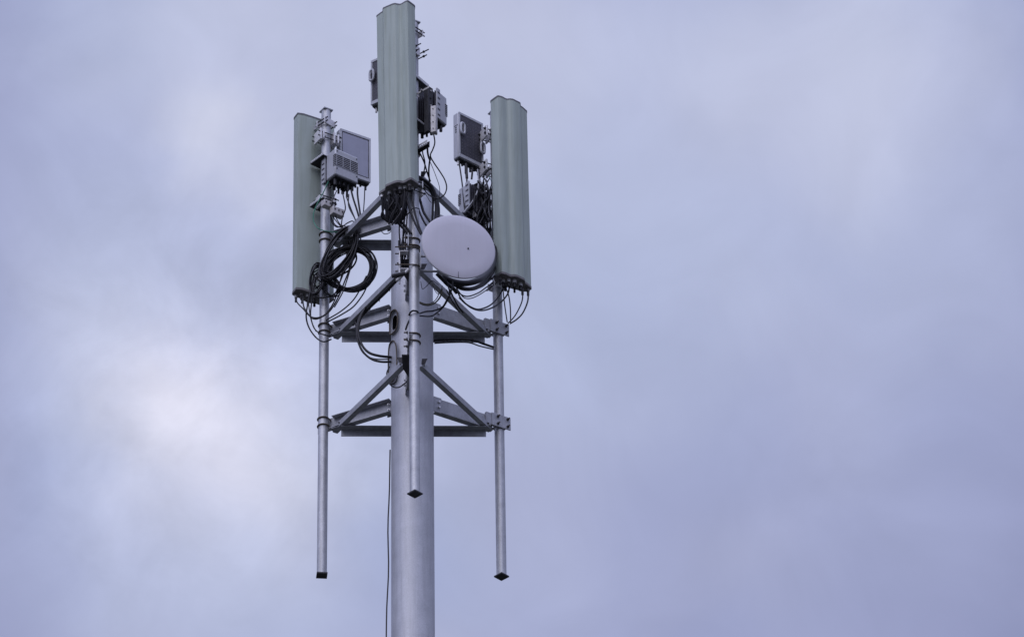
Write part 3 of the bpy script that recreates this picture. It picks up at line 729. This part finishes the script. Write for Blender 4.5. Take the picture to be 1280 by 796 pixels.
coil('cable_coil', 'big round coil of black cable hanging right of the left pipe', 438.5, 336.5, 29, 25, -24, 17, .0064, .33, 3.0, .12, (-.5, 1.2))
coil('cable_coil', 'narrow leaning coil of black cable overlapping the big round coil and the pipe', 424.5, 315.5, 34, 13.5, -58, 11, .0075, .26, 2.2, .13, (0., 3.3))
coil('cable_coil', 'small tangled coil of black cable wrapped on the left pipe beside the panel', 396, 349, 7.5, 18, 12, 7, .006, .36, 1.6, .16, ())
coil('cable_coil', 'flattened bunch of black cable behind the narrow leaning coil', 424, 327, 20, 12, -35, 9, .0085, .40, 2.4, .16, ())
coil('cable_coil', 'small round loop of cable low on the left pipe', 413.5, 358, 9.5, 13, -30, 4, .0055, .34, 1.2, .14, ())
cable('green earth wire curling left of the left pipe', [(410.5, 227, .32), (404, 241, .34), (396, 256, .36), (391.8, 268, .37), (392.5, 278, .37), (398, 285.5, .35), (408, 289, .34), (418, 290, .34), (428, 291, YL)], .0045, m='green', group='thin coloured wires')
# cables from the vented unit down into the coils
for lb, pts in [
 ('cable from the left end of the slatted box base', [(413, 236, .30), (411.5, 255, .30), (413, 268, .30), (418, 280, .30), (426, 284, .28), (434, 279, .28), (441, 276.5, .26), (443.5, 283, .26), (441, 300, .26)]),
 ('cable dropping between the two pale blocks', [(421, 238, .30), (416, 250, .26), (413.5, 262, .26), (414, 276, .28), (421, 284, .28), (430, 282, .27), (437, 290, .27)]),
 ('cable from the middle of the slatted box base, bowing right', [(428, 240, .30), (431, 254, .28), (431.5, 262, .28), (428, 272, .28), (427, 284, .28), (431, 292, .28)]),
 ('straight cable from the slatted box to the coil top', [(436, 243, .30), (436, 258, .3), (444, 274, .28), (447, 282, .28), (444, 296, .28)]),
 ('cable running slanted from the slatted box past the brace', [(433, 246, .30), (439, 262, .3), (444.5, 276, .3), (448, 290, .3), (452, 302, .42), (457, 312, .45)]),
 ('thick sheathed cable under the right end of the slatted box', [(447, 234, .36), (447, 244, .36), (449.5, 262, .36), (451.5, 275, .36)]),
 ('cable from the base of the flat covered box', [(456, 234, .52), (455.5, 248, .50), (454.3, 264, .46), (453, 272, .42)]),
 ('thin cable between the thick sheathed cable and the slatted box', [(439, 238, .36), (441.5, 248, .36), (446, 262, .36), (450, 276, .36)]),
 ('cable from the left block sweeping down right', [(412, 262, .28), (417, 272, .28), (424, 281, .28), (430, 288, .28), (434, 300, .28)]),
 ('cable from the wide block sweeping down right', [(419, 266, .28), (421, 274, .28), (427, 283, .28), (434, 291, .28), (438, 305, .28)]),
]: cable(lb, pts, .0095 if 'thick' in lb else .0052, YL)
b_ = cable('thick sleeve of bundled cables standing at the top of the big coil', [(443, 283, .27), (444.5, 292, .27), (442.5, 305, .27), (438.5, 318, .28), (434, 332, .29)], .014)
cable('single cable dropping through the narrow coil', [(443, 296, .25), (440, 312, .25), (434, 330, .25), (427, 348, .25), (422, 360, .25), (415, 376, .27)], .0055)
cable('second cable dropping through the narrow coil', [(446, 300, .25), (443, 318, .25), (438, 336, .25), (433, 352, .25), (428, 366, .25), (418, 384, .27)], .0055)
# runs to the pole
cable('thick cable from the middle left brace into the lower port of the pole', [(459, 381.5, -.05), (452, 394, -.05), (448, 408, -.05), (448.5, 420, -.06), (453, 432, -.08), (461, 440.5, -.10), (473, 444.5, -.12), (487, 446.2, -.10), (490, 446.4, -.05)], .0105)
cable('second cable beside it sagging lower into the lower port of the pole', [(457, 383, -.02), (449, 398, -.02), (446, 412, -.04), (448, 428, -.06), (455, 441, -.08), (465, 449, -.1), (476, 452, -.12), (487, 452.2, -.10), (490, 452.2, -.05)], .0085)
cable('thin cable bowing lowest of the three into the lower pole port', [(444, 402, 0), (446, 416, -.02), (449, 432, -.05), (456, 443, -.08), (468, 448.5, -.1), (487, 449, -.10)], .0055)
cable('cable looping under the lower pole port to the front arm', [(487, 458, -.22), (483.5, 466, -.23), (485, 476, -.24), (490, 482.5, -.25), (498, 484, -.26), (506, 479, -.3), (510.5, 474, -.35)], .0065)
cable('cable resting inside the rim of the lower pole port', [(486, 468, -.22), (486.5, 476, -.24), (490, 480, -.25), (495, 476, -.25), (497, 468, -.24)], .0075)
cable('short cable stub rising from the front arm clamp at the pole', [(507, 412, -.5), (509.5, 405, -.5), (513, 398, -.5)], .0085)
# cable run under the middle left brace, with ties
cable('cable run strapped beneath the middle left brace', 'RUN1', .009, ties=(.12, .3, .5, .7, .88))
cable('second cable strapped beneath the middle left brace', 'RUN2', .008)
# front panel feed: a tangled skirt of jumpers
lab = ['outermost left', 'second', 'third', 'fourth', 'fifth', 'sixth', 'seventh', 'eighth', 'ninth', 'tenth']
sk = [
 [(477.8, 246), (478, 258), (479, 268), (483, 276), (488, 278)], [(480, 246), (481.5, 258), (484, 270), (487, 277), (490, 272), (493, 262)],
 [(487, 246), (486, 262), (488, 274), (492, 278), (496, 272), (499, 258)], [(490, 247), (493, 262), (497, 272), (495, 277)],
 [(494, 244), (491, 258), (487, 268), (485, 274)], [(498, 246), (496, 258), (491, 270), (489, 278)], [(502, 244), (501, 258), (496, 270), (492, 279)],
 [(505, 243), (506, 256), (502, 268), (498, 276)], [(500, 246), (504, 258), (505, 268), (500, 278)], [(484, 247), (489, 260), (496, 270), (503, 280)],
 [(492, 246), (499, 258), (500, 270), (494, 280)], [(497, 245), (489, 256), (483, 266), (484, 276)],
 [(503, 246), (498, 262), (493, 276)], [(501, 244), (493, 258), (490, 275)],
]
sk += [[(501, 242), (497, 262), (486, 280)], [(506, 242), (503, 262), (490, 281)], [(509, 240), (506, 256), (498, 277)], [(495, 243), (497, 262), (488, 279)], [(481, 247), (488, 262), (500, 281)], [(504, 242), (508, 256), (505, 270), (496, 280)]]
sk += [[(x+random.uniform(-3, 3), y+random.uniform(-2, 2)) for x, y in q] for q in sk[:12]]
for i, pts in enumerate(sk):
    y0 = -1.10+.02*(i % 5)
    cable('black jumper in the dense tangle hanging under the tallest panel', [(x, y, y0+.025*k) for k, (x, y) in enumerate(pts)], .0088, group='tangled black jumpers under the tallest panel')
for lb, pts, r in [
 ('thick cable slanting from the tangle down to the dish bracket', [(482, 258, -1.02), (492, 272, -1.0), (502, 283, -.98), (511, 293, -.98)], .012),
 ('second thick cable slanting beside it to the dish bracket', [(484, 254, -1.0), (496, 271, -.98), (506, 282, -.97), (514, 292, -.97)], .010),
 ('cable from the panel foot running down past the front pipe to the dish', [(506, 240, -1.06), (511, 258, -1.06), (518, 277, -1.06), (526, 293, -1.06)], .0085),
 ('cable crossing the front pipe below the tallest panel', [(514, 236, -1.04), (516, 252, -1.06), (519, 268, -1.06), (523, 281, -1.06), (527, 292, -1.06)], .0085),
 ('cable dropping straight between pole and front pipe', [(507, 244, -.92), (507, 262, -.9), (505, 278, -.9), (504, 296, -.9), (503, 318, -.88), (504, 336, -.8)], .008),
 ('slim cable left of the pipe running into the dish bracket', [(500, 270, -.95), (499, 288, -.95), (500, 305, -.93), (501, 325, -.88), (505, 338, -.8)], .006),
 ('cable on the pole front right of the straight dropping cable', [(509, 268, -.85), (508, 284, -.85), (507, 300, -.85), (507, 322, -.82)], .006),
 ('small looped cable under the left end of the uppermost arm', [(476, 286, .1), (477.5, 290, .1), (481, 292.5, .1), (486, 291.5, .1), (489, 289, .12)], .004),
 ('thin band of cable round the front pipe under the tallest panel', [(505, 267.5, -.93), (508, 268.5, -.95), (511.5, 266, -.98), (515, 261.5, -.985), (519, 260, -.985), (524, 261, -.97)], .0045),
 ('thick cable bowing out right of the front pipe behind the dish', [(522, 240, -.85), (525.5, 252, -.85), (530, 266, -.87), (538, 278, -.9)], .0115),
 ('thinner cable bowing out right of the front pipe behind the dish', [(522, 258, -.85), (525.5, 268, -.86), (531, 279, -.88), (535, 284, -.88)], .008),
 ('thick bundle curving right of the tallest panel down behind the dish', [(520, 220, -.80), (528, 224.5, -.78), (536, 230, -.75), (542, 239, -.72), (545.3, 252, -.7), (545.5, 266, -.7), (544, 282, -.72)], .017),
 ('second bundle behind it curving down behind the dish', [(520, 226, -.74), (529, 230, -.72), (537, 237, -.70), (541, 248, -.68), (541, 262, -.68), (540, 280, -.68)], .012),
 ('outer bundle strand curving down behind the dish', [(524, 221, -.70), (535, 227, -.70), (543, 238, -.68), (548, 254, -.68), (549, 268, -.68), (547, 280, -.7)], .008),
 ('cable making the widest open loop against the sky right of the tallest panel', [(541.5, 165, -1.0), (543.5, 178, -.98), (541, 187, -.95), (538, 194.5, -.93), (542, 203, -.9), (549.5, 214, -.88), (556, 225, -.88), (558.3, 235, -.88), (555, 243.8, -.88), (547, 248.2, -.86), (538, 245, -.85), (531, 238, -.85), (528.5, 230, -.85)], .0062),
 ('cable dropping straight from the weathered bar to the thick bundle', [(538, 196, -.93), (536.5, 206, -.9), (536, 216, -.86), (537, 228, -.82)], .0068),
 ('crossing cable from the slotted strip to the thick bundle', [(521, 186, -.95), (526, 194, -.93), (530.5, 204, -.9), (534, 216, -.86), (538, 227, -.8)], .0062),
 ('cable from the slotted strip bending back left to the bundle', [(528, 184, -.95), (528.5, 192, -.93), (531, 202, -.9), (530.5, 212, -.88), (527.5, 222, -.84)], .0058),
 ('short stout cable tail below the weathered bar', [(534.3, 180, -.98), (534.5, 190, -.96), (536, 197, -.94), (538, 201, -.93)], .0085),
 ('hair thin wire inside the wide open loop', [(538, 203, -.9), (544, 218, -.9), (549.3, 234, -.9), (549, 246, -.9), (545, 253, -.9), (539, 253, -.9), (534, 246, -.88), (531, 241, -.86)], .0026),
]: cable(lb, pts, r)
# under the upper right unit
for lb, pts, r, m in [
 ('outer left cable falling from the upright ribbed box', [(574, 204, .33), (575.5, 214, .33), (578, 232, .3), (579.5, 248, .28), (581, 262, .26), (584, 274, .22)], .0068, 'black'),
 ('middle cable with a stout sleeve falling from the upright ribbed box', [(583.5, 222, .33), (583.5, 236, .3), (582.5, 252, .26), (582, 268, .22)], .0072, 'black'),
 ('stout black sleeve at the base of the upright ribbed box', [(582.5, 205, .35), (583, 214, .34), (583.6, 223, .33)], .014, 'black'),
 ('narrow sleeve right of the stout one at the base of the ribbed box', [(590.5, 210, .36), (590.2, 217, .36), (589.5, 224, .36)], .009, 'black'),
 ('pale grey cable swinging left in front of the lower grey box', [(597, 212, .30), (598, 224, .28), (597.5, 236, .24), (593, 248, .22), (586, 258, .2), (579.5, 266, .18)], .0065, 'greycable'),
 ('black cable beside the pale grey one', [(599, 214, .30), (600, 226, .28), (599, 238, .25), (595, 249, .23), (588, 259, .2), (581, 267, .18)], .006, 'black'),
 ('cable sagging in front of the lower grey box to the right pipe', [(594, 244, .2), (592, 256, .2), (595, 265, .22), (602, 269, .26), (610, 267, .32), (617, 262, .38)], .009, 'black'),
 ('cable slanting down right over the lower grey box', [(597, 226, .22), (603, 236, .24), (609, 246, .3), (615, 252, .36)], .007, 'black'),
 ('second cable slanting down right over the lower grey box', [(594, 232, .22), (602, 244, .24), (608, 256, .3), (614, 266, .36)], .0065, 'black'),
 ('cable curling over the clamp by the right pipe', [(603, 222, .38), (609, 214, .36), (614, 211, .36), (618, 213, .38)], .008, 'black'),
 ('short green earth wire by the right panel', [(611, 220, .36), (613.5, 225, .36), (616, 229, .38), (619, 232, .4)], .003, 'green'),
 ('cable dropping behind the dish beside the right pipe', [(604, 272, .3), (606, 284, .3), (611, 296, .3), (617, 308, .34)], .011, 'black'),
]: cable(lb, pts, r, m=m)
# under the dish and to the right panel
def arc(lb, pts, r, m='black'): cable(lb, pts, r, m=m)
for lb, pts, r in [
 ('upper thick bundle following the underside of the dish rim to the right pipe', [(552, 346, -.6), (566, 352, -.55), (582, 354, -.48), (598, 350, -.38), (609, 341, -.2), (616, 328, 0), (618, 308, .2)], .027),
 ('lower bundle strand under the dish rim', [(566, 354, -.5), (578, 360.5, -.42), (592, 360.5, -.3), (604, 354, -.15), (613, 344, .05), (618, 334, .2)], .017),
 ('cable sagging just beneath the bundled cables under the dish', [(568, 352, -.5), (574, 360, -.45), (588, 362, -.35), (602, 358, -.2), (611, 351, 0), (618, 345, .2)], .009),
 ('cable bowing low under the dish to the right pipe', [(569, 355, -.5), (574, 366, -.45), (584, 370.5, -.4), (598, 366, -.25), (608, 359, -.05), (617, 354, .2)], .0068),
 ('thin cable hanging lowest under the dish', [(572, 362, -.45), (580, 372, -.42), (590, 372.5, -.35), (603, 366, -.2), (615, 357, .1)], .004),
 ('long cable looping from the dish foot up to the right panel foot', [(570, 354, -.5), (572, 364, -.48), (577, 374, -.45), (588, 384, -.35), (600.5, 388, -.2), (613, 385.5, 0), (625.7, 378, .2), (634.5, 367.5, .28), (637, 357, .3)], .0085),
 ('second long cable looping from the dish foot to the right panel foot', [(574, 372, -.48), (584, 381, -.4), (597, 386.5, -.25), (611, 382.5, 0), (621, 373.5, .2), (628, 362, .28), (630, 354, .28)], .007),
 ('thick strand gathering under the left of the dish', [(546, 342, -.75), (554, 350, -.7), (560, 356, -.65), (566, 360, -.6), (571, 366, -.55)], .018),
 ('cable tail dropping left of the dish foot', [(556, 347, -.7), (560, 357, -.68), (562, 368, -.66), (558, 378, -.64), (553, 385, -.62), (546, 391, -.6), (538, 395.3, -.6), (524, 394.6, -.62)], .0055),
 ('cable curving from the dish foot across the pole to the front pipe', [(566, 352, -.66), (564, 364, -.66), (558.5, 375, -.64), (552, 384.5, -.63), (541, 388.5, -.62), (532, 389.5, -.62), (524, 392, -.64)], .0065),
 ('cable ring tied round the front pipe at the middle frame', [(524, 392.5, -.9), (521.5, 389.3, -.975), (516.5, 388.3, -.985), (513, 390.5, -.975), (511.3, 394, -.94)], .008),
 ('thin wire crossing the pole below the dish', [(526, 352, -.7), (528, 361, -.7), (534, 357, -.7), (540, 351, -.7), (548, 356, -.7)], .003),
 ('thin wire hooking beneath the middle right brace', [(541, 356, -.66), (543, 362, -.66), (547, 367, -.66), (551, 364, -.66), (553, 357, -.66)], .003),
 ('inner cable slanting behind the middle right brace', [(562, 361, -.5), (567, 372, -.45), (573, 383, -.4), (579, 391, -.35)], .006),
 ('outer cable slanting behind the middle right brace', [(558, 362, -.5), (564, 374, -.45), (570, 384, -.4), (574, 390, -.35)], .005),
]: cable(lb, pts, r)
cable('olive cable sagging across the pole right of the front pipe', [(524, 378.3, -.62), (530, 381, -.62), (537, 381.3, -.62), (545, 377.5, -.62), (551, 369.5, -.62), (552.5, 361, -.62)], .0062, m='olive')
cable('second olive cable sagging inside it', [(524, 377, -.6), (533, 380, -.6), (541, 377.8, -.6), (547, 371, -.6), (549.5, 362, -.6)], .0045, m='olive')
for lb, pts, r in [
 ('first of four cables hanging from the right panel foot to the middle clamp', [(628.5, 357), (629.5, 370), (631.5, 386), (634, 402.5)], .0062),
 ('second of four cables hanging from the right panel foot, crossing the first', [(631.5, 358), (636, 370), (638, 386), (638.2, 403)], .0062),
 ('third of four cables hanging from the right panel foot, bowing outward', [(653.5, 362), (652.6, 376), (646.5, 390), (641, 398), (635, 404)], .0062),
 ('outermost cable hanging from the right panel foot', [(660.5, 363), (659.5, 377), (653.5, 391), (646, 399), (637.5, 404.5)], .0062),
]: cable(lb, pts, r, .26)
cable('thick cable along the right half of the middle back beam', [(540, 426, .36), (556, 424.5, .34), (575, 424.3, .34), (592, 425.5, .34), (604, 429.5, .36), (617, 434, .42)], .012, ties=(.25, .6))
cable('thin cable under it drooping to the right pipe', [(543, 429, .36), (562, 428, .34), (585, 428, .34), (600, 432.5, .36), (617, 436.5, .42)], .006)
def tangle(label, group, x0, x1, y0, y1, Y0, Y1, n, r):
    for i in range(n):
        a, c = random.uniform(x0, x1), random.uniform(x0, x1); ya, yc = random.uniform(y0, y0+(y1-y0)*.3), random.uniform(y0+(y1-y0)*.7, y1)
        P = []
        for k in range(5):
            u = k/4; P.append((a+(c-a)*u+random.uniform(-1, 1)*(x1-x0)*.22, ya+(yc-ya)*u, Y0+(Y1-Y0)*random.random()))
        cable(label, P, r*random.uniform(.8, 1.25), group=group)
tangle('black jumper in the crowded tangle between the lower grey box and right panel', 'tangled black jumpers beside the right panel', 592, 616, 218, 300, .18, .34, 16, .0062)
tangle('black jumper crowded behind the lower right edge of the dish', 'tangled black jumpers behind the dish edge', 603, 618, 300, 352, -.1, .2, 9, .0075)
tangle('black jumper running down the narrow gap between pole and front pipe', 'black jumpers between pole and front pipe', 499, 509, 286, 340, -.84, -.76, 6, .006)
tangle('black jumper in the loose tangle around the lower left of the big coil', 'tangled black jumpers beside the big coil', 389, 414, 330, 374, .30, .38, 8, .0055)
# rope down the pole
A = at(487.6, 592, -.05); B = at(482.3, 796, -.12); d = (B-A)/(A[2]-B[2])
pts = [A+np.array([0, 0, .25])]+[A+d*(A[2]-z)+np.array([.006*sin(z*3.1)+.004*sin(z*7.7), 0, 0]) for z in np.linspace(A[2], B[2], 12)]
pts += [B+d*(B[2]-z)*np.array([.45, .45, 1]) for z in np.linspace(B[2]-.6, .3, 14)]
b = MB(); b.tube(pts, .0062, 'rope', 8)
tag(b.build('rope', None, loc=pts[0]), 'thin dark rope hanging down the left side of the pole', 'rope')
